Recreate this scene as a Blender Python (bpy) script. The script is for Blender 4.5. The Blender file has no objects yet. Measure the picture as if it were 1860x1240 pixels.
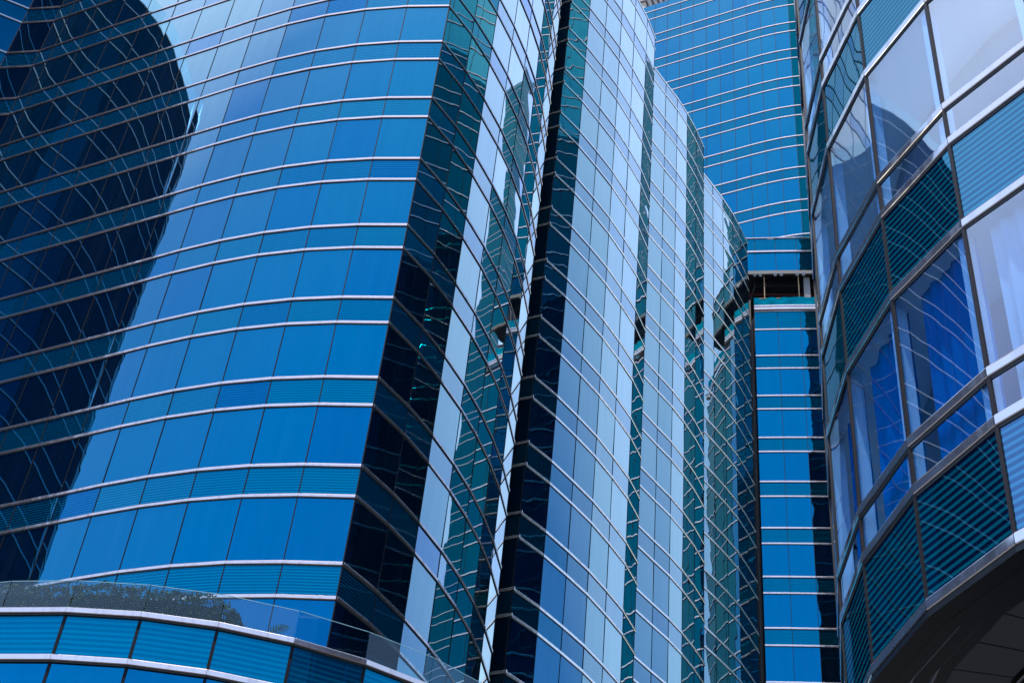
import bpy, math, random
from mathutils import Matrix, Vector, noise

random.seed(7)
S = bpy.context.scene
H = 3.7                      # storey height in metres
EYE = 1.6                    # camera height
R = math.radians

# ------------------------------------------------------------------ camera
PITCH, ROLL, FPX = R(41.322), R(6.540), 2667.28
fw = Vector((0, math.cos(PITCH), math.sin(PITCH)))
up0 = Vector((0, -math.sin(PITCH), math.cos(PITCH)))
rt0 = Vector((1, 0, 0))
rt = rt0*math.cos(ROLL) + up0*math.sin(ROLL)
up = -rt0*math.sin(ROLL) + up0*math.cos(ROLL)
cam = bpy.data.cameras.new('camera')
cam.lens = FPX*36/1860
cam.sensor_width = 36
cam.clip_start = 0.1
cam.clip_end = 4000
camo = bpy.data.objects.new('camera', cam)
camo.matrix_world = Matrix(((rt.x, up.x, -fw.x, 0), (rt.y, up.y, -fw.y, 0), (rt.z, up.z, -fw.z, EYE), (0, 0, 0, 1)))
S.collection.objects.link(camo)
S.camera = camo

# ------------------------------------------------------------------ sky, sun, exposure
SUN_EL, SUN_AZ = R(76), R(238)      # azimuth counted anticlockwise from +X
w = bpy.data.worlds.new('World')
S.world = w
w.use_nodes = True
nt = w.node_tree
sky = nt.nodes.new('ShaderNodeTexSky')
sky.sky_type = 'NISHITA'
sky.sun_disc = False
sky.sun_elevation = SUN_EL
sky.sun_rotation = R(90) - SUN_AZ
sky.altitude = 100
sky.air_density = 1.0
sky.dust_density = 1.0
sky.ozone_density = 3.0
bg = nt.nodes['Background']
bg.inputs[1].default_value = 0.15
nt.links.new(sky.outputs[0], bg.inputs[0])
sun = bpy.data.lights.new('sun', 'SUN')
sun.energy = 2.2
sun.angle = R(0.5)
sun.color = (1, 0.95, 0.87)
suno = bpy.data.objects.new('sun', sun)
sd = Vector((math.cos(SUN_EL)*math.cos(SUN_AZ), math.cos(SUN_EL)*math.sin(SUN_AZ), math.sin(SUN_EL)))
suno.rotation_euler = sd.to_track_quat('Z', 'Y').to_euler()
suno.location = (0, 0, 200)
S.collection.objects.link(suno)
S.view_settings.view_transform = 'Standard'
S.view_settings.look = 'None'
S.view_settings.gamma = 1
S.view_settings.exposure = 1.5
S.cycles.max_bounces = 10
S.cycles.glossy_bounces = 6
S.cycles.transparent_max_bounces = 12
S.cycles.sample_clamp_indirect = 6
S.cycles.sample_clamp_direct = 12

# ------------------------------------------------------------------ helpers
def V(p, z):
    return (p[0]*H, p[1]*H, z*H + EYE)

class MB:
    """collects quads / boxes into one mesh (coordinates in metres)"""
    def __init__(s):
        s.v, s.f, s.uv, s.pid = [], [], [], []
    def quad(s, a, b, c, d, pid=0.0, uv=((0, 0), (1, 0), (1, 1), (0, 1))):
        n = len(s.v)
        s.v += [a, b, c, d]
        s.f.append((n, n+1, n+2, n+3))
        s.uv += list(uv)
        s.pid.append(pid)
    def poly(s, pts, pid=0.0):
        n = len(s.v)
        s.v += list(pts)
        s.f.append(tuple(range(n, n+len(pts))))
        s.uv += [(0, 0)]*len(pts)
        s.pid.append(pid)
    def prism(s, base, top, cap=True):
        """side faces between two rings (same length), closed ring"""
        m = len(base)
        for i in range(m):
            j = (i+1) % m
            s.quad(base[i], base[j], top[j], top[i])
        if cap:
            s.poly(top)
            s.poly(list(reversed(base)))
    def box(s, c, h, rz=0.0):
        cx, cy, cz = c
        ca, sa = math.cos(rz), math.sin(rz)
        P = lambda x, y: (cx+x*ca-y*sa, cy+x*sa+y*ca)
        q = [P(-h[0], -h[1]), P(h[0], -h[1]), P(h[0], h[1]), P(-h[0], h[1])]
        s.prism([(x, y, cz-h[2]) for x, y in q], [(x, y, cz+h[2]) for x, y in q])
    def tube(s, pts, r, n=8):
        rings = []
        for i, p in enumerate(pts):
            p = Vector(p)
            a = Vector(pts[max(0, i-1)])
            b = Vector(pts[min(len(pts)-1, i+1)])
            d = (b-a).normalized()
            x = d.cross(Vector((0, 0, 1)))
            if x.length < 1e-4:
                x = d.cross(Vector((0, 1, 0)))
            x.normalize()
            y = d.cross(x)
            rr = r[i] if isinstance(r, (list, tuple)) else r
            rings.append([tuple(p + x*rr*math.cos(2*math.pi*k/n) + y*rr*math.sin(2*math.pi*k/n)) for k in range(n)])
        for a, b in zip(rings, rings[1:]):
            for k in range(n):
                s.quad(a[k], a[(k+1) % n], b[(k+1) % n], b[k])
        s.poly(list(reversed(rings[0])))
        s.poly(rings[-1])
    def build(s, name, mat, parent=None, smooth=False):
        me = bpy.data.meshes.new(name)
        me.from_pydata(s.v, [], s.f)
        me.materials.append(mat)
        ul = me.uv_layers.new(name='UVMap')
        for i, c in enumerate(s.uv):
            ul.data[i].uv = c
        at = me.attributes.new('pid', 'FLOAT', 'FACE')
        at.data.foreach_set('value', s.pid)
        if smooth:
            me.polygons.foreach_set('use_smooth', [True]*len(me.polygons))
        o = bpy.data.objects.new(name, me)
        S.collection.objects.link(o)
        if parent:
            o.parent = parent
            o.matrix_parent_inverse = parent.matrix_world.inverted()
        return o

def tag(o, label=None, cat=None, group=None, kind=None):
    if label: o['label'] = label
    if cat: o['category'] = cat
    if group: o['group'] = group
    if kind: o['kind'] = kind
    return o

def empty(name, loc, label, cat, group=None):
    o = bpy.data.objects.new(name, None)
    o.location = loc
    S.collection.objects.link(o)
    o.matrix_world = Matrix.Translation(loc)
    return tag(o, label, cat, group)

# ------------------------------------------------------------------ materials
def mat(name):
    m = bpy.data.materials.new(name)
    m.use_nodes = True
    t = m.node_tree
    for n in list(t.nodes):
        t.nodes.remove(n)
    return m, t, t.nodes.new('ShaderNodeOutputMaterial')

def N(t, kind, **kw):
    n = t.nodes.new(kind)
    for k, v in kw.items():
        setattr(n, k, v)
    return n

def mth(t, op, a, b=None, c=None, clamp=False):
    n = N(t, 'ShaderNodeMath', operation=op, use_clamp=clamp)
    for i, x in enumerate((a, b, c)):
        if x is None: continue
        if isinstance(x, (int, float)): n.inputs[i].default_value = x
        else: t.links.new(x, n.inputs[i])
    return n.outputs[0]

def mixc(t, f, a, b):
    n = N(t, 'ShaderNodeMix', data_type='RGBA')
    if isinstance(f, (int, float)): n.inputs[0].default_value = f
    else: t.links.new(f, n.inputs[0])
    for i, x in ((6, a), (7, b)):
        if isinstance(x, tuple): n.inputs[i].default_value = (*x, 1)
        else: t.links.new(x, n.inputs[i])
    return n.outputs[2]

def ramp(t, f, stops, interp='LINEAR'):
    n = N(t, 'ShaderNodeValToRGB')
    n.color_ramp.interpolation = interp
    e = n.color_ramp.elements
    while len(e) < len(stops): e.new(0.5)
    for k, (p, c) in enumerate(stops):
        e[k].position = p
        e[k].color = (*c, 1)
    t.links.new(f, n.inputs[0])
    return n.outputs[0]

def wave_normal(t, amp, scale, pillow):
    """slight unevenness of a glass pane, different in each pane"""
    geo = N(t, 'ShaderNodeNewGeometry')
    pid = N(t, 'ShaderNodeAttribute', attribute_type='GEOMETRY', attribute_name='pid').outputs['Fac']
    uv = N(t, 'ShaderNodeUVMap')
    no = N(t, 'ShaderNodeTexNoise', noise_dimensions='4D')
    no.inputs['Scale'].default_value = scale
    no.inputs['Detail'].default_value = 1.6
    no.inputs['Roughness'].default_value = 0.4
    t.links.new(geo.outputs['Position'], no.inputs['Vector'])
    t.links.new(mth(t, 'MULTIPLY', pid, 37.0), no.inputs['W'])
    sp = N(t, 'ShaderNodeSeparateXYZ')
    t.links.new(uv.outputs[0], sp.inputs[0])
    u, v = sp.outputs[0], sp.outputs[1]
    pu = mth(t, 'MULTIPLY', u, mth(t, 'SUBTRACT', 1.0, u))
    pv = mth(t, 'MULTIPLY', v, mth(t, 'SUBTRACT', 1.0, v))
    pil = mth(t, 'MULTIPLY', mth(t, 'MULTIPLY', pu, pv), pillow)
    h = mth(t, 'ADD', mth(t, 'MULTIPLY', no.outputs['Fac'], amp), pil)
    b = N(t, 'ShaderNodeBump')
    b.inputs['Strength'].default_value = 1
    b.inputs['Distance'].default_value = 1
    t.links.new(h, b.inputs['Height'])
    return b.outputs[0], pid, u, v

COAT = [(0.0, (0.0, 0.10, 0.20)), (0.27, (0.0, 0.135, 0.245)), (0.40, (0.015, 0.158, 0.26)), (0.50, (0.055, 0.18, 0.275)),
        (0.60, (0.45, 0.57, 0.50)), (0.72, (1.0, 1.0, 0.85)), (1.0, (1, 1, 1))]
COAT_SPA = [(0.0, (0.0, 0.11, 0.17)), (0.27, (0.0, 0.122, 0.19)), (0.40, (0.015, 0.155, 0.23)), (0.50, (0.05, 0.18, 0.27)),
            (0.60, (0.45, 0.55, 0.50)), (0.72, (0.90, 0.91, 0.81)), (1.0, (1, 1, 1))]
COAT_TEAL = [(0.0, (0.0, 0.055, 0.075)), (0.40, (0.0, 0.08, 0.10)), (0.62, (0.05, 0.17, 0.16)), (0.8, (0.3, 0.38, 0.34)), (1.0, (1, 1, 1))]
COAT_WING = [(0.0, (0.0, 0.11, 0.23)), (0.30, (0.0, 0.05, 0.11)), (0.42, (0.0, 0.012, 0.03)), (0.85, (0.01, 0.015, 0.03)), (1.0, (0.6, 0.6, 0.6))]  # reflectance cut at raking angles so the wing's mirror image turns dark
COAT_E = [(0.0, (0.06, 0.08, 0.12)), (0.35, (0.20, 0.18, 0.19)), (0.49, (0.52, 0.47, 0.39)), (0.62, (0.36, 0.34, 0.30)), (0.80, (0.34, 0.32, 0.30)), (1.0, (0.9, 0.9, 0.9))]
COAT_SPE = [(0.0, (0.03, 0.12, 0.22)), (0.35, (0.10, 0.20, 0.30)), (0.50, (0.10, 0.25, 0.26)), (0.80, (0.12, 0.22, 0.26)), (1.0, (0.9, 0.9, 0.9))]

def glass_mat(name, amp=0.008, scale=0.45, pillow=0.02, body=(0.0, 0.003, 0.007), stripes=0,
              stripe_col=(0.0, 0.026, 0.040), coat=COAT, clear=False, trans=(0.35, 0.6, 0.9), vary=0.35, duty=0.45):
    """coated facade glass: angle-dependent mirror coating over a dark (or see-through) body"""
    m, t, out = mat(name)
    nrm, pid, u, v = wave_normal(t, amp, scale, pillow)
    lw = N(t, 'ShaderNodeLayerWeight')
    lw.inputs[0].default_value = 0.5
    col = ramp(t, lw.outputs['Facing'], coat)
    wn = N(t, 'ShaderNodeTexWhiteNoise', noise_dimensions='1D')
    t.links.new(pid, wn.inputs['W'])
    odd = mth(t, 'MULTIPLY', mth(t, 'POWER', wn.outputs['Value'], 4.0), vary)
    hs = N(t, 'ShaderNodeMix', data_type='RGBA', blend_type='MULTIPLY')
    t.links.new(odd, hs.inputs[0]); t.links.new(col, hs.inputs[6]); hs.inputs[7].default_value = (0.5, 0.62, 0.98, 1)
    col = hs.outputs[2]
    gl = N(t, 'ShaderNodeBsdfGlossy')
    gl.inputs['Roughness'].default_value = 0.01
    t.links.new(nrm, gl.inputs['Normal'])
    if clear:
        bd = N(t, 'ShaderNodeBsdfTransparent')
        bd.inputs['Color'].default_value = (*trans, 1)
    else:
        bd = N(t, 'ShaderNodeBsdfDiffuse')
        if stripes:
            wv = mth(t, 'FRACT', mth(t, 'MULTIPLY', v, float(stripes)))
            sel = mth(t, 'GREATER_THAN', wv, duty)
            t.links.new(mixc(t, sel, stripe_col, body), bd.inputs['Color'])
            dk = N(t, 'ShaderNodeMix', data_type='RGBA', blend_type='MULTIPLY')
            t.links.new(mth(t, 'MULTIPLY', sel, 0.30), dk.inputs[0]); t.links.new(col, dk.inputs[6]); dk.inputs[7].default_value = (0.3, 0.3, 0.45, 1)
            col = dk.outputs[2]
        else:
            geo = N(t, 'ShaderNodeNewGeometry')
            mp = N(t, 'ShaderNodeMapping')
            mp.inputs['Scale'].default_value = (3.0, 3.0, 0.25)
            t.links.new(geo.outputs['Position'], mp.inputs[0])
            dn = N(t, 'ShaderNodeTexNoise')
            dn.inputs['Scale'].default_value = 0.9
            dn.inputs['Detail'].default_value = 5
            t.links.new(mp.outputs[0], dn.inputs['Vector'])
            t.links.new(mixc(t, mth(t, 'SUBTRACT', dn.outputs['Fac'], 0.45, clamp=True), body, (0.006, 0.010, 0.014)), bd.inputs['Color'])
    geo2 = N(t, 'ShaderNodeNewGeometry')
    mp2 = N(t, 'ShaderNodeMapping'); mp2.inputs['Scale'].default_value = (2.2, 2.2, 0.16)
    t.links.new(geo2.outputs['Position'], mp2.inputs[0])
    d2 = N(t, 'ShaderNodeTexNoise', noise_dimensions='4D'); d2.inputs['Scale'].default_value = 1.4; d2.inputs['Detail'].default_value = 7; d2.inputs['Roughness'].default_value = 0.65
    t.links.new(mp2.outputs[0], d2.inputs['Vector']); t.links.new(mth(t, 'MULTIPLY', pid, 9.0), d2.inputs['W'])
    edge = mth(t, 'MULTIPLY', mth(t, 'SUBTRACT', v, 0.82, clamp=True), 1.2)
    dirt = mth(t, 'ADD', mth(t, 'MULTIPLY', mth(t, 'SUBTRACT', d2.outputs['Fac'], 0.42, clamp=True), 0.36), mth(t, 'MULTIPLY', edge, d2.outputs['Fac']), clamp=True)
    dm = N(t, 'ShaderNodeMix', data_type='RGBA', blend_type='MULTIPLY')
    t.links.new(dirt, dm.inputs[0]); t.links.new(col, dm.inputs[6]); dm.inputs[7].default_value = (0.3, 0.35, 0.45, 1)
    t.links.new(dm.outputs[2], gl.inputs['Color'])
    ad = N(t, 'ShaderNodeAddShader')
    t.links.new(bd.outputs[0], ad.inputs[0])
    t.links.new(gl.outputs[0], ad.inputs[1])
    t.links.new(ad.outputs[0], out.inputs[0])
    return m

def simple(name, col, rough=0.6, metal=0.0, noise_amt=0.0, nscale=3.0, col2=None, bump=0.0, spec=0.5):
    m, t, out = mat(name)
    p = N(t, 'ShaderNodeBsdfPrincipled')
    p.inputs['Roughness'].default_value = rough
    p.inputs['Metallic'].default_value = metal
    p.inputs['Specular IOR Level'].default_value = spec
    if noise_amt or bump:
        geo = N(t, 'ShaderNodeNewGeometry')
        no = N(t, 'ShaderNodeTexNoise')
        no.inputs['Scale'].default_value = nscale
        no.inputs['Detail'].default_value = 6
        t.links.new(geo.outputs['Position'], no.inputs['Vector'])
        f = mth(t, 'MULTIPLY', mth(t, 'SUBTRACT', no.outputs['Fac'], 0.35, clamp=True), 2.5*noise_amt, clamp=True)
        t.links.new(mixc(t, f, col, col2 or tuple(c*0.5 for c in col)), p.inputs['Base Color'])
        if bump:
            b = N(t, 'ShaderNodeBump')
            b.inputs['Distance'].default_value = bump
            t.links.new(no.outputs['Fac'], b.inputs['Height'])
            t.links.new(b.outputs[0], p.inputs['Normal'])
    else:
        p.inputs['Base Color'].default_value = (*col, 1)
    t.links.new(p.outputs[0], out.inputs[0])
    return m

def steel(name, col=(0.66, 0.53, 0.48), rough=0.12, wav=0.0015, metal=0.93):
    """bright rolled-metal band, faint streaks and ripples"""
    m, t, out = mat(name)
    p = N(t, 'ShaderNodeBsdfPrincipled')
    p.inputs['Metallic'].default_value = metal
    geo = N(t, 'ShaderNodeNewGeometry')
    mp = N(t, 'ShaderNodeMapping')
    mp.inputs['Scale'].default_value = (4, 4, 0.4)
    t.links.new(geo.outputs['Position'], mp.inputs[0])
    no = N(t, 'ShaderNodeTexNoise')
    no.inputs['Scale'].default_value = 1.6
    no.inputs['Detail'].default_value = 7
    t.links.new(mp.outputs[0], no.inputs['Vector'])
    f = mth(t, 'MULTIPLY', mth(t, 'SUBTRACT', no.outputs['Fac'], 0.5, clamp=True), 2.2, clamp=True)
    t.links.new(mixc(t, f, col, tuple(c*0.55 for c in col)), p.inputs['Base Color'])
    t.links.new(mth(t, 'ADD', mth(t, 'MULTIPLY', f, 0.2), rough), p.inputs['Roughness'])
    n2 = N(t, 'ShaderNodeTexNoise')
    n2.inputs['Scale'].default_value = 1.3
    t.links.new(geo.outputs['Position'], n2.inputs['Vector'])
    b = N(t, 'ShaderNodeBump')
    b.inputs['Distance'].default_value = wav*8
    t.links.new(n2.outputs['Fac'], b.inputs['Height'])
    t.links.new(b.outputs[0], p.inputs['Normal'])
    t.links.new(p.outputs[0], out.inputs[0])
    return m

M = {}
M['win'] = glass_mat('blue_glass', amp=0.005, scale=0.45, pillow=0.010)
M['win2'] = glass_mat('blue_glass_wavy', amp=0.012, scale=0.6, pillow=0.02, vary=0.12)
M['spa3'] = glass_mat('striped_glass_far', amp=0.012, scale=0.5, pillow=0.02, stripes=12, coat=COAT_SPA, stripe_col=(0.0, 0.012, 0.02), vary=0.3)
M['win3'] = glass_mat('blue_glass_far', amp=0.012, scale=0.5, pillow=0.02)
M['spa'] = glass_mat('striped_glass', amp=0.005, scale=0.45, pillow=0.01, stripes=11, coat=COAT_SPA, stripe_col=(0.0, 0.040, 0.085), vary=0.8)
M['spa2'] = glass_mat('striped_glass_wavy', amp=0.012, scale=0.6, pillow=0.02, stripes=12, coat=COAT_SPA, vary=0.2)
M['spaE'] = glass_mat('coarse_striped_glass', amp=0.005, scale=0.7, pillow=0.014, stripes=15, coat=COAT_SPE,
                      stripe_col=(0.0, 0.055, 0.080), body=(0.001, 0.002, 0.010))
M['spaF'] = glass_mat('podium_striped_glass', amp=0.004, scale=0.45, pillow=0.01, stripes=9, coat=COAT_SPA,
                      stripe_col=(0.0, 0.042, 0.080), body=(0.0, 0.022, 0.055), vary=0.3)
M['winW'] = glass_mat('dark_wing_glass', amp=0.008, scale=0.45, pillow=0.01, coat=COAT_WING, vary=0.2)  # darkness of the mirrored wing is put into this coat
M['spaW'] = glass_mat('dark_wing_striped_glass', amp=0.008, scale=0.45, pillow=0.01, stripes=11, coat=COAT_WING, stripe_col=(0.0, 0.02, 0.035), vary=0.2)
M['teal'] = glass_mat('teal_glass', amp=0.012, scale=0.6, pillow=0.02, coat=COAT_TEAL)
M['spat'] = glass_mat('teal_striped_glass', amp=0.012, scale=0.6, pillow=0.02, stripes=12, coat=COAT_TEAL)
M['winE'] = glass_mat('clear_blue_glass', amp=0.005, scale=0.7, pillow=0.014, clear=True, coat=COAT_E, trans=(0.36, 0.54, 0.74), vary=0.0)
M['bal'] = glass_mat('balustrade_glass', amp=0.002, scale=0.6, pillow=0.004, clear=True, trans=(0.80, 0.9, 0.92), vary=0.0,
                     coat=[(0.0, (0.012, 0.013, 0.013)), (0.5, (0.05, 0.053, 0.053)), (0.8, (0.2, 0.2, 0.2)), (1.0, (1, 1, 1))])
M['gedge'] = simple('glass_edge', (0.25, 0.42, 0.45), 0.3)
M['steel'] = steel('band_metal')
M['steelB'] = steel('bright_band_metal', col=(1.0, 0.88, 0.76), rough=0.18, metal=0.85)
M['steelW'] = steel('dull_band_metal', col=(0.20, 0.24, 0.28), rough=0.15, metal=0.95)  # darkened copy of the band metal, dims the wing's mirrored bands
M['steelE'] = steel('satin_band_metal', col=(0.80, 0.70, 0.66), rough=0.07, metal=0.95)
M['mul'] = simple('dark_mullion', (0.006, 0.006, 0.010), 0.7, spec=0.1)
M['mulE'] = simple('bronze_mullion', (0.014, 0.010, 0.011), 0.5, spec=0.2)
M['under'] = simple('black_joint', (0.004, 0.004, 0.006), 0.6)  # near-black, also used for the painted shadow line under bands
M['core'] = simple('dark_core', (0.01, 0.012, 0.018), 0.8)
M['roof'] = simple('roof_gravel', (0.22, 0.21, 0.2), 0.9, noise_amt=0.6, nscale=2)
M['white'] = simple('white_paint', (0.8, 0.8, 0.8), 0.7)
M['carpet'] = simple('carpet', (0.15, 0.15, 0.17), 0.95)
M['ground'] = simple('asphalt', (0.05, 0.05, 0.052), 0.9, noise_amt=0.5, nscale=0.8)
M['granite'] = simple('dark_granite', (0.007, 0.007, 0.008), 0.3, noise_amt=0.5, nscale=14, col2=(0.015, 0.015, 0.017), spec=0.25)
M['soffit'] = simple('soffit_panel', (0.085, 0.08, 0.09), 0.55, noise_amt=0.3, nscale=1.5)
M['gloss'] = simple('polished_moulding', (0.30, 0.30, 0.34), 0.28, metal=1.0, noise_amt=0.4, nscale=6)
M['beige'] = simple('beige_stone', (0.5, 0.4, 0.33), 0.8, noise_amt=0.4, nscale=1.0)
M['concrete'] = simple('raw_concrete', (0.30, 0.28, 0.28), 0.9, noise_amt=0.5, nscale=1.4)
M['rust'] = simple('rust_red_beam', (0.10, 0.02, 0.02), 0.7)
M['wood'] = simple('timber_prop', (0.42, 0.30, 0.17), 0.8)
M['lamp'] = simple('lamp_housing', (0.55, 0.58, 0.64), 0.35, metal=0.4)
M['grey'] = simple('grey_fascia', (0.075, 0.075, 0.07), 0.5)

# ------------------------------------------------------------------ facade kit
def dirv(a, b):
    x, y = b[0]-a[0], b[1]-a[1]
    l = math.hypot(x, y)
    return x/l, y/l, l

def offs(pts, d, closed=False):
    """offset a polyline outwards (outward = right-hand side of its direction) with mitres"""
    out = []
    n = len(pts)
    for i in range(n):
        a = pts[i-1] if (i > 0 or closed) else None
        b = pts[(i+1) % n] if (i < n-1 or closed) else None
        ns = []
        if a is not None:
            x, y, l = dirv(a, pts[i]); ns.append((y, -x))
        if b is not None:
            x, y, l = dirv(pts[i], b); ns.append((y, -x))
        nx = sum(q[0] for q in ns)/len(ns); ny = sum(q[1] for q in ns)/len(ns)
        l2 = nx*nx+ny*ny
        if len(ns) == 2 and l2 < 0.3: l2 = 0.3
        out.append((pts[i][0]+nx/l2*d, pts[i][1]+ny/l2*d))
    return out

def cam_score(c, area, nrm):
    """projected area in the photo, 0 when outside the frame or facing away"""
    p = Vector(c) - Vector((0, 0, EYE))
    z = p.dot(fw)
    if z <= 0: return 0
    x, y = p.dot(rt)/z*FPX, p.dot(up)/z*FPX
    if abs(x) > 960 or abs(y) > 650: return 0
    cs = -p.normalized().dot(Vector(nrm))
    if cs <= 0.02: return 0
    return area*cs/(z*z)

def arc(start, angs, wd):
    """polyline from start, one segment of length wd per heading (degrees)"""
    P = [start]
    for i, a in enumerate(angs):
        l = wd[i] if isinstance(wd, (list, tuple)) else wd
        P.append((P[-1][0]+l*math.cos(R(a)), P[-1][1]+l*math.sin(R(a))))
    return P

def facade(root, runs, T_levels, sp_h, z_lo, z_top, mw, ms, mullion_mat, band=True, band_h=0.033, band_d=0.015,
           mw_w=0.009, individual=100, tilt=0.0022, mids=(), band_ext=0.0, steel_mat='steel'):
    """runs: list of polylines (left to right seen from outside). Windows, spandrels, mullions and bands as parts."""
    rnd = random.Random(hash_name(root.name))
    wins, spas = [], []
    for pts in runs:
        for i in range(len(pts)-1):
            a, b = pts[i], pts[i+1]
            x, y, l = dirv(a, b)
            g = 0.0035
            a2 = (a[0]+x*g, a[1]+y*g); b2 = (b[0]-x*g, b[1]-y*g)
            nx, ny = y, -x
            def pane(z0, z1, store):
                t = [rnd.gauss(0, tilt) for _ in range(2)]
                q = []
                for k, (p, z) in enumerate(((a2, z0), (b2, z0), (b2, z1), (a2, z1))):
                    s = (-1 if k in (0, 3) else 1)*t[0]*l/2 + (-1 if k < 2 else 1)*t[1]*(z1-z0)/2
                    s += 0.004
                    q.append(V((p[0]+nx*s, p[1]+ny*s), z))
                c = V(((a[0]+b[0])/2, (a[1]+b[1])/2), (z0+z1)/2)
                store.append((cam_score(c, l*(z1-z0), (nx, ny, 0)), q, rnd.random()))
            for k, T in enumerate(T_levels):
                lo, hi = T-sp_h, T
                if lo >= z_lo-1e-4: pane(lo+0.002, hi-0.002, spas)
                # window below this spandrel, split at transom levels
                nxt = T_levels[k+1] if k+1 < len(T_levels) else None
                bot = nxt if nxt is not None else z_lo
                cuts = [lo] + [nxt+m for m in mids if nxt is not None] + [bot]
                for u0, u1 in zip(cuts, cuts[1:]):
                    if u0-u1 > 0.03: pane(u1+0.002, u0-0.002, wins)
            if z_top - T_levels[0] > 0.05:
                pane(T_levels[0]+0.002, z_top, wins)
    for nm, lst, mt, cnt in (('window', wins, mw, individual), ('spandrel', spas, ms, individual)):
        lst.sort(key=lambda s: -s[0])
        rest = MB()
        for k, (sc, q, pid) in enumerate(lst):
            if k < cnt and sc > 0:
                mb = MB(); mb.quad(*q, pid=pid); mb.build(nm, mt, root)
            else:
                rest.quad(*q, pid=pid)
        if rest.f:
            o = rest.build(nm, mt, root)
            if len(rest.f) > 1: o['kind'] = 'stuff'
    # mullions: one upright per joint
    for pts in runs:
        for i in range(len(pts)):
            a = pts[max(0, i-1)]; b = pts[min(len(pts)-1, i+1)]
            x, y, l = dirv(a, b)
            nx, ny = y, -x
            c = pts[i]
            mb = MB()
            rz = math.atan2(y, x)
            cx, cy = c[0]+nx*0.003, c[1]+ny*0.003
            mb.box(V((cx, cy), (z_lo+z_top)/2), (mw_w*H/2, 0.0045*H, (z_top-z_lo)*H/2), rz)
            mb.build('mullion', mullion_mat, root)
    # bands
    if band:
        lv = []
        for T in T_levels:
            lv += [T, T-sp_h]
            lv += [T+m for m in mids]
        jobs = []
        for z in lv:
            if z < z_lo-1e-4 or z > z_top+1e-4: continue
            for ri, pts in enumerate(runs):
                sc = 0
                for p, q in zip(pts, pts[1:]):
                    x, y, l = dirv(p, q)
                    sc += cam_score(V(((p[0]+q[0])/2, (p[1]+q[1])/2), z), l, (y, -x, 0))
                jobs.append((sc, z, ri))
        jobs.sort(key=lambda j: -j[0])
        rest_b, rest_s = MB(), MB()
        for idx, (sc, z, ri) in enumerate(jobs):
            own = idx < individual and sc > 0
            mb, sh = (MB(), MB()) if own else (rest_b, rest_s)
            p0 = list(runs[ri])
            if band_ext:
                x, y, l = dirv(p0[-2], p0[-1])
                p0[-1] = (p0[-1][0]+x*band_ext, p0[-1][1]+y*band_ext)
            inn = offs(p0, 0.0); o1 = offs(p0, band_d); o0 = offs(p0, band_d*0.82); o2 = offs(p0, band_d*0.62)
            for i in range(len(p0)-1):
                def cut(P, e=0.0010):
                    x, y, l = dirv(P[i], P[i+1])
                    return (P[i][0]+x*e, P[i][1]+y*e), (P[i+1][0]-x*e, P[i+1][1]-y*e)
                A = [cut(inn), cut(o0), cut(o1), cut(o1), cut(o0), cut(inn)]
                Z = [z+band_h/2, z+band_h/2, z+band_h*0.36, z-band_h*0.40, z-band_h/2, z-band_h/2]
                m = 6
                L = [V(A[k][0], Z[k]) for k in range(m)]
                Rr = [V(A[k][1], Z[k]) for k in range(m)]
                for k in range(m):
                    j = (k+1) % m
                    mb.quad(L[k], L[j], Rr[j], Rr[k])
                mb.poly(list(reversed(L))); mb.poly(Rr)
                S0 = cut(inn); S1 = cut(o2)
                zz = (z-band_h/2-0.010, z-band_h/2-0.0008)
                base = [V(S0[0], zz[0]), V(S1[0], zz[0]), V(S1[1], zz[0]), V(S0[1], zz[0])]
                top = [V(S0[0], zz[1]), V(S1[0], zz[1]), V(S1[1], zz[1]), V(S0[1], zz[1])]
                sh.prism(base, top)  # black strip below each band, put there as its shadow line
            if own:
                bo = mb.build('metal_band', M[steel_mat], root)
                sh.build('black_joint', M['under'], bo)
        if rest_b.f:
            bo = rest_b.build('metal_band', M[steel_mat], root); bo['kind'] = 'stuff'
            so = rest_s.build('black_joint', M['under'], bo); so['kind'] = 'stuff'

def hash_name(s):
    return sum((i+1)*ord(c) for i, c in enumerate(s))

def core(root, ring, z0, z1, inset=0.012, m='core', roofm='roof'):
    """solid body behind the glass; ring = closed outline, outward on the right-hand side"""
    r = offs(ring, -inset, closed=True)
    mb = MB()
    mb.prism([V(p, z0) for p in r], [V(p, z1) for p in r])
    mb.build('wall', M[m], root)
    r2 = offs(ring, -inset-0.01, closed=True)
    mb = MB()
    mb.prism([V(p, z1+0.001) for p in r2], [V(p, z1+0.03) for p in r2])
    mb.build('roof', M[roofm], root)

GZ = -EYE/H    # ground in storey units

# ------------------------------------------------------------------ ground
mb = MB()
mb.quad((-3000, -3000, 0), (3000, -3000, 0), (3000, 3000, 0), (-3000, 3000, 0))
tag(mb.build('ground', M['ground']), kind='structure')

# ------------------------------------------------------------------ the big curved tower on the left (A)
SP = 0.324
m6, m5, m4, m3, m2, m1, cA = [(-3.947, 11.315), (-3.530, 11.092), (-3.088, 10.877), (-2.628, 10.688), (-2.152, 10.535), (-1.666, 10.424), (-1.171, 10.348)]
cr2 = (-6.777, 12.805)
cr1 = (-7.251, 12.909)
straight = []
for k in range(7, 0, -1):
    s = 0.4916*k
    if k == 7: continue
    straight.append((m6[0]-s*math.cos(R(-27.75)), m6[1]-s*math.sin(R(-27.75))))
front = [cr2] + straight + [m6, m5, m4, m3, m2, m1, cA]
wing_ang = [21, 45, 62, 74, 66, 52, 44, 42, 42, 20, 10, 5, 0, 0, 0, -5, -25, -45]
wl = [cr1]
for a in wing_ang:
    wl.append((wl[-1][0]-0.485*math.cos(R(a)), wl[-1][1]-0.485*math.sin(R(a))))
wing = list(reversed(wl))
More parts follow.
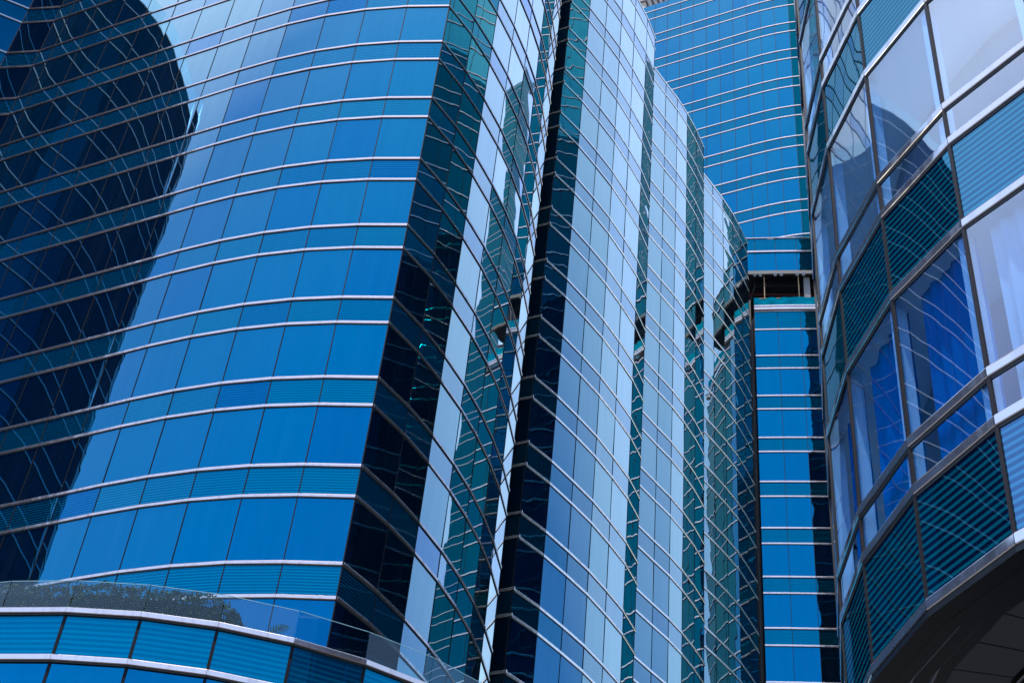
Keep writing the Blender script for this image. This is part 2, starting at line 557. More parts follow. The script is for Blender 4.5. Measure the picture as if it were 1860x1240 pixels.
r1, r2, r3, r4 = (-0.889, 10.721), (-0.654, 11.102), (-0.435, 11.515), (-0.247, 11.932)
right = arc(r4, [69.5, 73.5, 77.0], 0.463)
right = [cA, r1, r2, r3] + right
Aroot = empty('curved_tower', V((-3, 13), GZ), 'large curved blue glass tower filling the left half, bright metal bands and striped spandrels', 'building')
A_T = [21.4725-k for k in range(0, 21)]
facade(Aroot, [[cr1, cr2], front, right], A_T, SP, GZ, 21.4726, M['win'], M['spa'], M['mul'], individual=80)
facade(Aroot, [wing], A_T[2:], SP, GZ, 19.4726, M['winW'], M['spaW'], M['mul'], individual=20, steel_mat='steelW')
eA = right[-1]
w0 = wing[0]
ringA = [cr1, cr2] + front[1:] + right[1:] + [(-0.15, 14.2), (-2.5, 16.5), (-7.25, 16.5)]
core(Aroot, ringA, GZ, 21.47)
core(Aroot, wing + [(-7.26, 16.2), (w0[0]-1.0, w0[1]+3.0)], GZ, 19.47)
mb = MB()
wp = offs(wing, 0.01); wq = offs(wing, 0.004)
for i in range(len(wp)-1):
    mb.prism([V(wq[i], 19.50), V(wp[i], 19.50), V(wp[i+1], 19.50), V(wq[i+1], 19.50)], [V(wq[i], 19.84), V(wp[i], 19.84), V(wp[i+1], 19.84), V(wq[i+1], 19.84)])
mb.build('roof_railing', M['bal'], Aroot)

# ------------------------------------------------------------------ the stepped tower in the middle (B): three bays
cB = (0.305, 13.648)
bay1 = [cB, (0.624, 13.965), (0.917, 14.314), (1.197, 14.668), (1.458, 15.056), (1.716, 15.470), (1.908, 15.869)]
bay2 = [(1.986, 16.514), (2.26, 16.851), (2.518, 17.16), (2.754, 17.490), (2.982, 17.850), (3.186, 18.233)]
bay3 = [(3.265, 18.860), (3.532, 19.175), (3.785, 19.490), (4.040, 19.845), (4.275, 20.236), (4.48, 20.60)]
black = [(-0.52, 14.09), (-0.11, 13.87), cB]
Broot = empty('stepped_tower', V((1, 17), GZ), 'light blue glass tower of three stepped curved bays in the middle, sloping band lines', 'building')
facade(Broot, [black, bay1, bay2, bay3], A_T, SP, GZ, 21.4726, M['win2'], M['spa2'], M['mul'], band_ext=0.035, steel_mat='steelB', band_h=0.040, band_d=0.0125)
ringB = black[:-1] + bay1 + bay2 + bay3 + [(4.1, 21.6), (1.5, 21.6), (-0.52, 17.5)]
core(Broot, ringB, GZ, 21.47)
# roof edge coping follows the top band
# ------------------------------------------------------------------ the tall tower behind (C)
s = 1.12
C_T = [s*(28.47-k) for k in range(-2, 28)]
cpts = arc((2.585, 24.485), [-28.6]*8 + [-27.5, -24.5, -20.5, -16, -11], 0.3693)
Croot = empty('tall_tower', V((4.6, 25), GZ), 'tall deep blue glass tower rising behind the stepped one, top right of centre', 'building')
facade(Croot, [cpts[11:]], C_T, SP*s, GZ, C_T[0]+0.28, M['teal'], M['spat'], M['mul'], band_h=0.036, individual=0)  # end panels glazed darker so their mirror image goes dark
facade(Croot, [cpts[:12]], C_T, SP*s, GZ, C_T[0]+0.28, M['win3'], M['spa3'], M['mul'], band_h=0.036, mw_w=0.010)
ringC = cpts + [(cpts[-1][0]+0.1, cpts[-1][1]+3), (cpts[0][0]+1.5, cpts[0][1]+3)]
core(Croot, ringC, GZ, C_T[0]+0.275)

# ------------------------------------------------------------------ the rounded bay tower (D) with the gutted floor
dp = arc((4.708, 21.133), [-11.5, -10.6, -9.3, -8, -6.5, -5, -3.5, -2], [0.452, 0.437] + [0.437]*6)
Droot = empty('bay_tower', V((6, 22), GZ), 'narrow rounded blue glass bay with a dark gutted open floor, right of centre', 'building')
D_T = [18.92-k for k in range(0, 20)]
facade(Droot, [dp[:4]], D_T, SP, GZ, 19.598, M['win2'], M['spa2'], M['mul'])
facade(Droot, [dp[:4]], [20.09], 0.49, 19.60, 20.091, M['win2'], M['spa2'], M['mul'])
facade(Droot, [dp[3:]], [19.92]+D_T, SP, GZ, 19.93, M['teal'], M['spat'], M['mul'], individual=0)  # right part in darker glass than the front, to darken its reflection
# upper part above the open floor
dtop = arc((4.56, 21.165), [-11.5, -11.0, -10.0, -9, -8, -6.5, -5, -3.5], [0.20, 0.42] + [0.42]*6)
pn = MB()
facade(Droot, [dtop[:5]], [22.13], 0.375, 21.20, 22.15, M['win2'], M['spa2'], M['mul'], band=False)
facade(Droot, [dtop[4:]], [22.13], 0.375, 21.20, 22.15, M['teal'], M['spat'], M['mul'], band=False, individual=0)  # darker glass again, shade for the reflection put into the colour
for z, hh in ((21.755, 0.045), (22.15, 0.02)):
    mb = MB()
    i0 = offs(dtop, 0.0); o0 = offs(dtop, 0.028)
    for i in range(len(dtop)-1):
        b_ = [V(i0[i], z-hh/2), V(o0[i], z-hh/2), V(o0[i+1], z-hh/2), V(i0[i+1], z-hh/2)]
        t_ = [V(i0[i], z+hh/2), V(o0[i], z+hh/2), V(o0[i+1], z+hh/2), V(i0[i+1], z+hh/2)]
        mb.prism(b_, t_)
    mb.build('metal_band', M['steel'], Droot)
ringD = dp + [(dp[-1][0]+0.05, 22.9), (4.62, 22.9)]
core(Droot, ringD, GZ, 20.05)
ringDt = dtop + [(dtop[-1][0]+0.1, 22.9), (4.52, 22.9)]
r = offs(ringDt, -0.012, closed=True)
mb = MB(); mb.prism([V(p, 21.21) for p in r], [V(p, 22.12) for p in r]); mb.build('wall', M['core'], Droot)
# grey fascia under the upper part, slab, back wall of the open floor
mb = MB()
i0 = offs(dtop, -0.02); o0 = offs(dtop, 0.03)
for i in range(len(dtop)-1):
    mb.prism([V(i0[i], 21.105), V(o0[i], 21.105), V(o0[i+1], 21.105), V(i0[i+1], 21.105)], [V(i0[i], 21.195), V(o0[i], 21.195), V(o0[i+1], 21.195), V(i0[i+1], 21.195)])
mb.build('fascia', M['grey'], Droot)
mb = MB(); r = offs(ringDt, -0.25, closed=True); mb.prism([V(p, 21.02) for p in r], [V(p, 21.205) for p in r]); mb.build('slab', M['core'], Droot)
mb = MB(); mb.box(V((6.3, 22.2), 20.6), (1.65*H, 0.05*H, 0.52*H), R(-6)); mb.build('back_wall', M['under'], Droot)
for px_ in (5.0, 6.0, 6.95):
    mb = MB(); mb.box(V((px_+0.02, 21.62-0.10*(px_-5)), 20.96), (0.012*H, 0.42*H, 0.045*H), R(-6)); mb.build('beam', M['rust'], Droot)
mb = MB(); mb.box(V((6.2, 21.35), 20.97), (1.5*H, 0.012*H, 0.03*H), R(-8)); mb.build('beam', M['rust'], Droot)
# timber props and the bare concrete column
def on_d(x, ins):
    P = offs(dp, -ins)
    for a, b in zip(P, P[1:]):
        if a[0] <= x <= b[0]:
            f_ = (x-a[0])/(b[0]-a[0]); return (x, a[1]+f_*(b[1]-a[1]))
    return (x, P[0][1])
for x in (4.93, 5.60):
    p = on_d(x, 0.05)
    mb = MB(); mb.box(V(p, 20.70), (0.008*H, 0.008*H, 0.40*H), 0.1); mb.build('timber_prop', M['wood'], Droot)
mb = MB(); mb.box(V(on_d(5.78, 0.14), 20.62), (0.06*H, 0.05*H, 0.50*H), R(-8)); mb.build('concrete_column', M['concrete'], Droot)
mb = MB(); mb.box(V(on_d(6.03, 0.20), 20.62), (0.05*H, 0.05*H, 0.50*H), R(30)); mb.build('concrete_column', M['concrete'], Droot)
# timber rail and blue-green debris net
mb = MB()
pr = offs(dp, -0.01)
mb.tube([V(p, 20.445+0.004*((i*7) % 3)) for i, p in enumerate(pr)], 0.012*H, 6)
mb.build('timber_rail', M['wood'], Droot)
m, t, out = mat('debris_net')
df = N(t, 'ShaderNodeBsdfDiffuse'); df.inputs[0].default_value = (0.0, 0.16, 0.24, 1)
tr = N(t, 'ShaderNodeBsdfTranslucent'); tr.inputs[0].default_value = (0.0, 0.16, 0.24, 1)
a = N(t, 'ShaderNodeAddShader'); t.links.new(df.outputs[0], a.inputs[0]); t.links.new(tr.outputs[0], a.inputs[1]); t.links.new(a.outputs[0], out.inputs[0])
M['net'] = m
def cloth(path, z0, z1, nz, amp, freq, name, m, parent, seed=0, per=14, step_in=0.0):
    """hanging fabric along a path, real folds"""
    pts = []
    for a_, b_ in zip(path, path[1:]):
        for k in range(per):
            f_ = k/per
            x, y, l = dirv(a_, b_)
            pts.append((a_[0]+(b_[0]-a_[0])*f_, a_[1]+(b_[1]-a_[1])*f_, y, -x))
    mb = MB()
    rows = []
    for j in range(nz+1):
        z = z0+(z1-z0)*j/nz
        row = []
        for i, (x, y, nx, ny) in enumerate(pts):
            s_ = i/per
            d = amp*math.sin(s_*freq+seed+1.3*math.sin(s_*freq*0.37+seed)) + amp*1.4*(noise.noise(Vector((s_*freq*0.31+seed, j/nz*1.5, seed))))
            row.append(V((x+nx*d, y+ny*d), z+0.012*noise.noise(Vector((s_*2, seed, 3)))*(1 if j == nz else 0)))
        rows.append(row)
    for j in range(nz):
        for i in range(len(pts)-1):
            mb.quad(rows[j][i], rows[j][i+1], rows[j+1][i+1], rows[j+1][i])
    return mb.build(name, m, parent, smooth=True)
cloth(offs(dp, 0.01), 20.235, 20.455, 8, 0.010, 9, 'debris_net', M['net'], Droot, 2.2)
# double white coping above the first spandrel
mb = MB()
for zz, hh, dd in ((20.215, 0.028, 0.04), (20.175, 0.050, 0.03), (20.130, 0.038, 0.045)):
    i0 = offs(dp, -0.01); o0 = offs(dp, dd)
    for i in range(len(dp)-1):
        e = 0.0015
        x, y, l = dirv(o0[i], o0[i+1])
        A_ = (o0[i][0]+x*e, o0[i][1]+y*e); B_ = (o0[i+1][0]-x*e, o0[i+1][1]-y*e)
        mb.prism([V(i0[i], zz-hh/2), V(A_, zz-hh/2), V(B_, zz-hh/2), V(i0[i+1], zz-hh/2)], [V(i0[i], zz+hh/2), V(A_, zz+hh/2), V(B_, zz+hh/2), V(i0[i+1], zz+hh/2)])
M['coping'] = simple('white_coping', (0.62, 0.6, 0.66), 0.35, metal=0.3, noise_amt=0.3, nscale=2)
mb.build('coping', M['coping'], Droot)
# pairs of small floodlights under the fascia
for x in (4.72, 4.83, 5.12, 5.24, 5.55, 5.67):
    px_, py_ = x, 21.133-0.195*(x-4.7)-0.055
    mb = MB()
    mb.tube([V((px_, py_+0.03), 21.13), V((px_, py_), 21.10), V((px_, py_), 21.055)], 0.006*H, 6)
    lo = mb.build('lamp_bracket', M['lamp'], Droot)
    mb = MB()
    mb.tube([V((px_, py_+0.015), 21.05), V((px_, py_-0.01), 21.035), V((px_, py_-0.03), 21.015), V((px_, py_-0.034), 21.012)], [0.014*H, 0.028*H, 0.034*H, 0.026*H], 10)
    mb.build('lamp_head', M['lamp'], lo)

# dark recess wall between bay 3 and D
mb = MB()
mb.box(V((4.60, 21.25), (GZ+20.4)/2), (0.06*H, 0.10*H, (20.4-GZ)*H/2), R(-10))
mb.build('recess_wall', M['under'], Droot)
mb = MB()
mb.box(V((4.66, 21.10), (GZ+19.3)/2), (0.012*H, 0.02*H, (19.3-GZ)*H/2), R(-10))
mb.build('recess_frame', M['mulE'], Droot)

# ------------------------------------------------------------------ podium (F) with striped band, balustrade, hedge, palm
fp_ = [(-2.950, 8.14), (-2.517, 8.041), (-2.052, 7.993), (-1.584, 8.011), (-1.126, 8.101), (-0.684, 8.262), (-0.27, 8.49)]
fp_ = [(-4.2, 8.75), (-3.80, 8.52), (-3.39, 8.31)] + fp_ + [(0.10, 8.79), (0.42, 9.15), (0.68, 9.57)]
Froot = empty('podium', V((-1.5, 9), GZ), 'low curved podium with wide striped blue panels under the terrace, bottom left corner', 'building')
facade(Froot, [fp_], [4.4725, 3.4725, 2.4725, 1.4725, 0.4725], SP, GZ, 4.4726, M['win'], M['spaF'], M['mul'], band_h=0.040, band_d=0.026, mw_w=0.020)
ringF = fp_ + [(0.2, 13.5), (-6.5, 12.6)]
r = offs(fp_, -0.012) + [(-0.25, 11.5), (-1.2, 10.2), (-4, 11.2), (-6.6, 12.6)]
mb = MB(); mb.prism([V(p, GZ) for p in r], [V(p, 4.44) for p in r]); mb.build('wall', M['core'], Froot)
mb = MB(); mb.prism([V(p, 4.441) for p in r], [V(p, 4.452) for p in r]); mb.build('terrace_floor', M['roof'], Froot)

Bal = empty('glass_balustrade', V((-1.5, 8.1), 4.48), 'frameless clear glass balustrade along the terrace edge in front of the hedge', 'railing')
bp_ = offs(fp_, -0.004)
for i in range(len(bp_)-1):
    a, b = bp_[i], bp_[i+1]
    x, y, l = dirv(a, b)
    a = (a[0]+x*0.003, a[1]+y*0.003); b = (b[0]-x*0.003, b[1]-y*0.003)
    n_ = (y, -x)
    th = 0.003
    mb = MB()
    z0, z1 = 4.485, 4.695
    a2 = (a[0]-n_[0]*th, a[1]-n_[1]*th); b2 = (b[0]-n_[0]*th, b[1]-n_[1]*th)
    # outer face only carries the mirror; rim faces give the pane its thickness
    mb.quad(V(a, z0), V(b, z0), V(b, z1), V(a, z1), pid=random.random())
    mb.quad(V(b2, z0), V(a2, z0), V(a2, z1), V(b2, z1), pid=random.random())
    mb.quad(V(a, z1), V(b, z1), V(b2, z1), V(a2, z1))
    mb.quad(V(b, z0), V(b2, z0), V(b2, z1), V(b, z1))
    mb.quad(V(a2, z0), V(a, z0), V(a, z1), V(a2, z1))
    gp = mb.build('glass_pane', M['bal'], Bal)
    mb = MB()
    mb.prism([V(p, z1+0.0003) for p in (a, b, b2, a2)], [V(p, z1+0.0035) for p in (a, b, b2, a2)])
    mb.build('polished_edge', M['gedge'], gp)

def leaf_mat(name, c1, c2, c3):
    m, t, out = mat(name)
    pid = N(t, 'ShaderNodeAttribute', attribute_type='GEOMETRY', attribute_name='pid').outputs['Fac']
    col = ramp(t, pid, [(0.0, c1), (0.6, c2), (1.0, c3)])
    p = N(t, 'ShaderNodeBsdfPrincipled')
    t.links.new(col, p.inputs['Base Color'])
    p.inputs['Roughness'].default_value = 0.7
    p.inputs['Specular IOR Level'].default_value = 0.15
    tr = N(t, 'ShaderNodeBsdfTranslucent')
    t.links.new(col, tr.inputs[0])
    mx = N(t, 'ShaderNodeMixShader'); mx.inputs[0].default_value = 0.25
    t.links.new(p.outputs[0], mx.inputs[1]); t.links.new(tr.outputs[0], mx.inputs[2])
    t.links.new(mx.outputs[0], out.inputs[0])
    return m
M['leaf'] = leaf_mat('hedge_leaf', (0.006, 0.014, 0.004), (0.03, 0.055, 0.012), (0.22, 0.26, 0.035))
M['frond'] = leaf_mat('palm_leaf', (0.008, 0.03, 0.025), (0.015, 0.05, 0.035), (0.03, 0.08, 0.05))
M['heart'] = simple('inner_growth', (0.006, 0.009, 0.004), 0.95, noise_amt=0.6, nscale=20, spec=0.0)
M['bark'] = simple('bark', (0.08, 0.055, 0.035), 0.9)

Hed = empty('hedge', V((-2.3, 8.4), 4.45), 'long clipped dark green hedge behind the glass balustrade at lower left', 'hedge')
hl = offs(fp_, -0.30)
hpath = [p for p in hl if p[0] < -1.75] + [(-1.50, 8.335)]
def leafquad(mb, c, sz, rnd):
    ax = Vector((rnd.gauss(0, 1), rnd.gauss(0, 1), rnd.gauss(0, 1))).normalized()
    bx = ax.cross(Vector((rnd.gauss(0, 1), rnd.gauss(0, 1), rnd.gauss(0, 1)))).normalized()
    c = Vector(c)
    mid = bx.cross(ax)*sz*0.15
    a_, b_ = ax*sz, bx*sz*0.42
    pid = min(1, max(0, rnd.betavariate(2, 4)))
    q = [c-a_, c-b_*0.9+mid, c+a_, c+b_*0.9+mid]
    mb.quad(*[tuple(v) for v in q], pid=pid)
rnd = random.Random(3)
mb = MB()
segs = []
tot = 0
for a, b in zip(hpath, hpath[1:]):
    l = dirv(a, b)[2]; segs.append((tot, l, a, b)); tot += l
def hp(s_):
    for t0, l, a, b in segs:
        if s_ <= t0+l or (t0, l, a, b) == segs[-1]:
            f_ = (s_-t0)/l
            x, y, _ = dirv(a, b)
            return (a[0]+(b[0]-a[0])*f_, a[1]+(b[1]-a[1])*f_, y, -x)
for i in range(24000):
    s_ = rnd.uniform(0.0, tot)
    ht = 0.315 + 0.03*noise.noise(Vector((s_*3, 0, 0))) + 0.018*noise.noise(Vector((s_*14, 2, 0)))
    end = (tot-s_)/0.22
    if end < 1: ht *= math.sqrt(max(0, 1-(1-end)**2))*0.35+0.65
    wd = 0.135 + 0.02*noise.noise(Vector((s_*9, 5, 0)))
    if end < 1: wd *= math.sqrt(max(0.02, 1-(1-end)**2))
    side = rnd.random()
    if side < 0.5: d, z = wd*rnd.uniform(0.8, 1.06), rnd.uniform(0, ht)
    elif side < 0.75: d, z = rnd.uniform(-wd, wd), ht*rnd.uniform(0.93, 1.03)
    elif side < 0.9: d, z = rnd.uniform(-wd, wd)*0.9, rnd.uniform(0, ht)
    else: d, z = -wd*rnd.uniform(0.8, 1.05), rnd.uniform(0, ht)
    z += 0.02*noise.noise(Vector((s_*20, z*20, d*20)))
    if noise.noise(Vector((s_*16, z*16, d*12))) < -0.32: continue
    x, y, nx, ny = hp(s_)
    leafquad(mb, V((x+nx*d, y+ny*d), 4.46+z), rnd.uniform(0.035, 0.065), rnd)
for i in range(170):   # stray shoots on top
    s_ = rnd.uniform(0, tot-0.1); x, y, nx, ny = hp(s_); d = rnd.uniform(-0.1, 0.13)
    for k in range(4):
        leafquad(mb, V((x+nx*d, y+ny*d), 4.46+0.315+0.009*k+0.03*noise.noise(Vector((s_*3, 0, 0)))), 0.03, rnd)
mb.build('foliage', M['leaf'], Hed)
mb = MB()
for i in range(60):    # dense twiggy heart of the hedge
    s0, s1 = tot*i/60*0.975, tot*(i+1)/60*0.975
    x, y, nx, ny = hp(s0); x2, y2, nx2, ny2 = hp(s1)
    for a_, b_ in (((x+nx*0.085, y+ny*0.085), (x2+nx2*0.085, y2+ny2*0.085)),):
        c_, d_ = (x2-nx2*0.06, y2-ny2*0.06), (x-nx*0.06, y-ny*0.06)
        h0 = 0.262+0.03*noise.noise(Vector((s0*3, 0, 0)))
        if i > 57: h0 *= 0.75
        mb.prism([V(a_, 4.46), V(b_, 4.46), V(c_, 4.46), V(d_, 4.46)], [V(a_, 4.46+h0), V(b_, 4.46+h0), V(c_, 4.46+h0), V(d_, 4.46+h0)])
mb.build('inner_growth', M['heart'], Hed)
mb = MB()
for i in range(46):
    s_ = tot*(i+0.5)/46; x, y, nx, ny = hp(s_)
    b0 = V((x, y), 4.452)
    for k in range(3):
        e = (b0[0]+rnd.uniform(-.25, .25), b0[1]+rnd.uniform(-.2, .2), b0[2]+rnd.uniform(0.8, 1.15))
        mb.tube([b0, ((b0[0]+e[0])/2+rnd.uniform(-.05, .05), (b0[1]+e[1])/2, (b0[2]+e[2])/2), e], [0.02, 0.014, 0.006], 5)
mb.build('branches', M['bark'], Hed)
# weeds growing through the balustrade joints
for jx, lab in ((4, 'small yellow-green creeper in the third balustrade joint from the left'), (5, 'taller leafy creeper sprouting in the balustrade joint near the middle of the hedge')):
    p = bp_[jx]
    mb = MB()
    for k in range(70):
        z = rnd.uniform(0, 0.19)
        leafquad(mb, V((p[0]+rnd.gauss(0, 0.012), p[1]+0.02+rnd.gauss(0, 0.012)), 4.49+z), rnd.uniform(0.02, 0.035), rnd)
    tag(mb.build('creeper', M['leaf']), lab, 'plant')

Pal = empty('palm_plant', V((-1.41, 8.62), 4.45), 'small feathery palm plant on the terrace just right of the hedge', 'plant')
mb = MB()
for k in range(15):
    az = k*2.4+rnd.uniform(-.3, .3); el = rnd.uniform(0.35, 1.25); L = rnd.uniform(0.65, 0.95)
    p = Vector(V((-1.40, 8.55), 4.66)); dr = Vector((math.cos(az)*math.cos(el), math.sin(az)*math.cos(el), math.sin(el)))
    spine = []
    for j in range(13):
        spine.append(p.copy()); p = p+dr*L/12; dr = (dr+Vector((0, 0, -0.14))).normalized()
    for j in range(2, 13):
        sd_ = (spine[j]-spine[j-1]).normalized(); sx = sd_.cross(Vector((0, 0, 1))).normalized()
        for sg in (-1, 1):
            ln = 0.24*math.sin(math.pi*(j/13))**0.6
            tip = spine[j]+(sx*sg*0.85+sd_*0.6+Vector((0, 0, -0.25))).normalized()*ln
            wv_ = sd_*0.028
            mb.quad(tuple(spine[j]-wv_), tuple(spine[j]+wv_), tuple(tip+wv_*0.3), tuple(tip-wv_*0.3), pid=rnd.random())
mb.build('fronds', M['frond'], Pal)
mb = MB(); mb.tube([V((-1.40, 8.55), 4.452), V((-1.40, 8.55), 4.665)], [0.09, 0.06], 8); mb.build('trunk', M['bark'], Pal)

# ------------------------------------------------------------------ round building at right (E)
v = {2: (1.156, 2.632), 1: (1.048, 2.932), 0: (1.003, 3.255), -1: (1.020, 3.563)}
def unit(a_): return (math.cos(R(a_)), math.sin(R(a_)))
e_pts = [v[-1], v[0], v[1], v[2]]
a_ = -58.5
while len(e_pts) < 12:
    u_ = unit(a_); e_pts.append((e_pts[-1][0]+0.322*u_[0], e_pts[-1][1]+0.322*u_[1])); a_ += 11.5
pre = []
a_ = -104.0
q = v[-1]
for k in range(7):
    u_ = unit(a_); q = (q[0]-0.322*u_[0], q[1]-0.322*u_[1]); pre.insert(0, q); a_ -= 11.5
epoly = pre + e_pts
Eroot = empty('round_building', V((2.6, 3.4), GZ), 'near rounded glass building at right edge with coarse striped panels, see-through windows and dark soffit', 'building')
E_T = [11.238-k for k in range(0, 10)]
EB0 = 1.905
facade(Eroot, [epoly], E_T, 0.333, EB0, 11.3, M['winE'], M['spaE'], M['mulE'], band_h=0.031, band_d=0.010, mw_w=0.0115,
       mids=(0.149,), tilt=0.0015, steel_mat='steelE')
ei = offs(epoly, -0.5)
back = [(5.0, 1.6), (5.0, 5.0)]
# interior: slabs, ceilings, jambs, curtains, core wall
for k in range(0, 10):
    zc = EB0+k       # ceiling / spandrel bottom of each storey
    ring = offs(epoly, -0.014)
    mb = MB()
    lo, hi = (zc+(0.045 if k == 0 else 0.012), zc+0.32)
    mb.prism([V(p, lo) for p in ring], [V(p, hi) for p in ring])
    mb.build('floor_slab', M['white'], Eroot)
def inner_wall(d, name, mt, z0, z1):
    ring = offs(epoly, -d)
    mb = MB()
    for a, b in zip(ring, ring[1:]):
        x, y, l = dirv(a, b)
        mb.prism([V(a, z0), V(b, z0), V((b[0]-y*0.02, b[1]+x*0.02), z0), V((a[0]-y*0.02, a[1]+x*0.02), z0)],
                 [V(a, z1), V(b, z1), V((b[0]-y*0.02, b[1]+x*0.02), z1), V((a[0]-y*0.02, a[1]+x*0.02), z1)])
    mb.build(name, mt, Eroot)
M['inner'] = simple('room_wall', (0.28, 0.29, 0.33), 0.8)
M['ceil'] = simple('ceiling_bulkhead', (0.34, 0.34, 0.4), 0.8)
for k in range(0, 9):
    z0, z1 = EB0+k+0.325, EB0+k+1.005
    inner_wall(0.95, 'room_wall', M['inner'], z0, z1)
    # curved bulkhead of the ceiling a little way in
    ring = offs(epoly, -0.26)
    ring2 = offs(epoly, -0.9)
    mb = MB()
    for i in range(len(ring)-1):
        mb.prism([V(ring[i], z1-0.07), V(ring[i+1], z1-0.07), V(ring2[i+1], z1-0.07), V(ring2[i], z1-0.07)],
                 [V(ring[i], z1-0.002), V(ring[i+1], z1-0.002), V(ring2[i+1], z1-0.002), V(ring2[i], z1-0.002)])
    mb.build('ceiling_bulkhead', M['ceil'], Eroot)
# inner jambs beside each mullion
mb_ = None
M['jamb'] = simple('window_jamb', (0.6, 0.66, 0.74), 0.5)
for i in range(1, len(epoly)-1):
    x, y, l = dirv(epoly[i-1], epoly[i+1])
    mb = MB()
    for k in range(0, 9):
        z0, z1 = EB0+k+0.333, EB0+k+1.0
        c = epoly[i]
        c = (c[0]-y*0.026, c[1]+x*0.026)
        c = (c[0]-x*0.024, c[1]-y*0.024)
        mb.box(V(c, (z0+z1)/2), (0.014*H, 0.018*H, (z1-z0)/2*H-0.02), math.atan2(y, x))
    mb.build('window_jamb', M['jamb'], Eroot)
m, t, out = mat('curtain_cloth')
df = N(t, 'ShaderNodeBsdfDiffuse'); df.inputs[0].default_value = (0.75, 0.75, 0.78, 1)
tr = N(t, 'ShaderNodeBsdfTranslucent'); tr.inputs[0].default_value = (0.6, 0.6, 0.65, 1)
a = N(t, 'ShaderNodeMixShader'); a.inputs[0].default_value = 0.3
t.links.new(df.outputs[0], a.inputs[1]); t.links.new(tr.outputs[0], a.inputs[2]); t.links.new(a.outputs[0], out.inputs[0])
M['curtain'] = m
m, t, out = mat('blue_curtain_cloth')
df = N(t, 'ShaderNodeBsdfDiffuse'); df.inputs[0].default_value = (0.0, 0.20, 0.50, 1)
tr = N(t, 'ShaderNodeBsdfTranslucent'); tr.inputs[0].default_value = (0.0, 0.20, 0.50, 1)
a = N(t, 'ShaderNodeMixShader'); a.inputs[0].default_value = 0.3
t.links.new(df.outputs[0], a.inputs[1]); t.links.new(tr.outputs[0], a.inputs[2]); t.links.new(a.outputs[0], out.inputs[0])
M['curtain_blue'] = m
cp = offs(epoly, -0.045)
i2 = len(pre)       # index of v[-1]
for i in range(i2, i2+6):
    a, b = cp[i], cp[i+1]
    x, y, l = dirv(a, b)
    a = (a[0]+x*(0.055 if i < i2+3 else 0.03), a[1]+y*0.055)
    n_seg = 4
    path = [(a[0]+(b[0]-a[0])*k/n_seg, a[1]+(b[1]-a[1])*k/n_seg) for k in range(n_seg+1)]
    o = cloth(path, EB0+0.334, EB0+0.975, 4, 0.006, 6.5, 'curtain', M['curtain_blue'] if i < i2+3 else M['curtain'], Eroot, seed=i*1.7, per=16)

# soffit: dark fascia, two polished mouldings, panels, louvres
ring0 = offs(epoly, 0.012)
def ring_strip(prof, mt, name, seg_gap=0.0):
    mb = MB()
    rings = [(offs(epoly, -d), z) for d, z in prof]
    for (ra, za), (rb, zb) in zip(rings, rings[1:]):
        for i in range(len(ra)-1):
            mb.quad(V(ra[i+1], za), V(ra[i], za), V(rb[i], zb), V(rb[i+1], zb))
    return mb.build(name, mt, Eroot)
ring_strip([(-0.010, EB0-0.022), (-0.010, EB0-0.036), (0.035, EB0-0.038)], M['granite'], 'fascia')
def moulding(d0, w_, z0, z1):
    prof = []
    for k in range(9):
        th = math.pi/2*k/8
        prof.append((d0+w_*(1-math.cos(th)), z0+(z1-z0)*math.sin(th)))
    return prof
ring_strip([(0.035, EB0-0.0385), (0.072, EB0-0.0385)], M['granite'], 'soffit_strip')
ring_strip(moulding(0.072, 0.030, EB0-0.0385, EB0-0.004), M['gloss'], 'moulding')
ring_strip([(0.102, EB0-0.004), (0.140, EB0-0.004)], M['granite'], 'soffit_strip')
ring_strip(moulding(0.140, 0.032, EB0-0.004, EB0+0.034), M['gloss'], 'moulding')
ring_strip([(0.172, EB0+0.034), (0.205, EB0+0.034)], M['granite'], 'soffit_strip')
# panels
ra, rb = offs(epoly, -0.205), offs(epoly, -0.36)
for i in range(i2-1, i2+7):
    for h_ in (0, 1):
        f0, f1 = h_*0.5, h_*0.5+0.5
        L = lambda P, f_: (P[i][0]+(P[i+1][0]-P[i][0])*f_, P[i][1]+(P[i+1][1]-P[i][1])*f_)
        g = 0.012
        A_, B_, C_, D_ = L(ra, f0+g), L(ra, f1-g), L(rb, f1-g), L(rb, f0+g)
        mb = MB(); mb.prism([V(p, EB0+0.034) for p in (B_, A_, D_, C_)], [V(p, EB0+0.040) for p in (B_, A_, D_, C_)])
        mb.build('soffit_panel', M['soffit'], Eroot)
ring_strip([(0.20, EB0+0.0405), (0.9, EB0+0.0405)], M['under'], 'soffit_void')
for d in (0.37, 0.40, 0.43, 0.46, 0.49, 0.52, 0.55):
    ring_strip([(d, EB0+0.026), (d+0.006, EB0+0.024), (d+0.014, EB0+0.036)], M['gloss'], 'louvre')

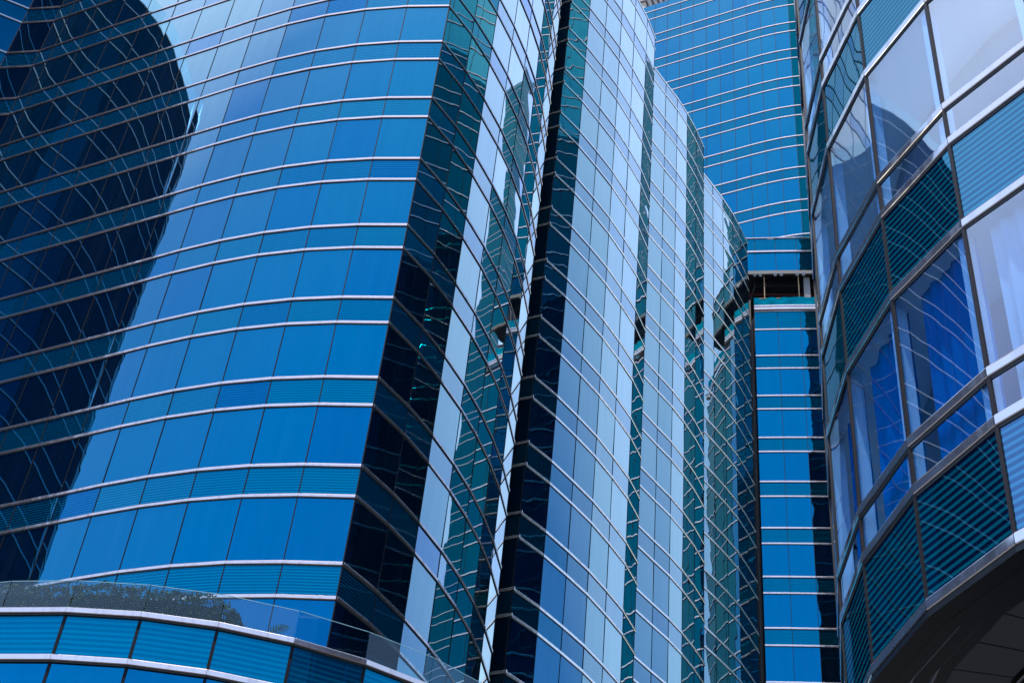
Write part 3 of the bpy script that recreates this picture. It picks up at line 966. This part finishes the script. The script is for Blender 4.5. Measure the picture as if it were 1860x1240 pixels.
# ------------------------------------------------------------------ buildings that only show as mirror images
def block(name, pts, ztop, label, T0, mw='teal', ms='spat', extra=None):
    root = empty(name, V(pts[0], GZ), label, 'building')
    T = []
    z = ztop-0.15
    while z > GZ+0.5:
        T.append(z); z -= 1.0
    run = pts + [pts[0]]
    facade(root, [run], T, SP, GZ, ztop, M[mw], M[ms], M['mul'], individual=0)
    core(root, pts, GZ, ztop-0.01)
    return root
def dense(pts, wd=0.45):
    out = []
    n = len(pts)
    for i in range(n):
        a, b = pts[i], pts[(i+1) % n]
        l = dirv(a, b)[2]; k = max(1, round(l/wd))
        out += [(a[0]+(b[0]-a[0])*j/k, a[1]+(b[1]-a[1])*j/k) for j in range(k)]
    return out
block('office_block', dense([(5.15, 14.35), (5.20, 9.0), (9.3, 9.0), (9.3, 14.6)]), 21.6,
      'dark teal glass block hidden behind the round building, mirrored in the narrow dark strips', 0)
M['teal2'] = glass_mat('pale_teal_glass', amp=0.014, scale=0.6, pillow=0.02, coat=[(0.0, (0.01, 0.26, 0.30)), (0.4, (0.03, 0.3, 0.33)), (0.7, (0.4, 0.6, 0.55)), (1.0, (1, 1, 1))], body=(0.02, 0.05, 0.05))
block('setback_block', dense([(5.25, 14.25), (5.30, 9.1), (9.2, 9.1), (9.2, 14.5)]), 30.0,
      'paler teal upper block above the dark teal one, mirrored in the upper dark strips', 0, mw='teal2', ms='teal2')
block('distant_tower', dense([(18.2, 33.2), (17.8, 30.6), (22, 30.0), (23, 34)], 0.9), 50.0,
      'far tall tower seen only as wavy teal reflections in the curved tower', 0)
# beige building at the very top, behind the tall tower
Bg = empty('stone_building', V((2.2, 28), GZ), 'sunlit beige stone building top peeking above the tall blue tower', 'building')
mb = MB(); mb.box(V((1.2, 29.5), 21.5), (2.6*H, 1.5*H, 21.92*H), R(-25)); mb.build('wall', M['beige'], Bg)
for k in range(9):
    mb = MB(); mb.box(V((1.2, 29.5), 36.0+k*0.8), (2.66*H, 1.56*H, 0.05*H), R(-25)); mb.build('cornice', M['concrete'], Bg)
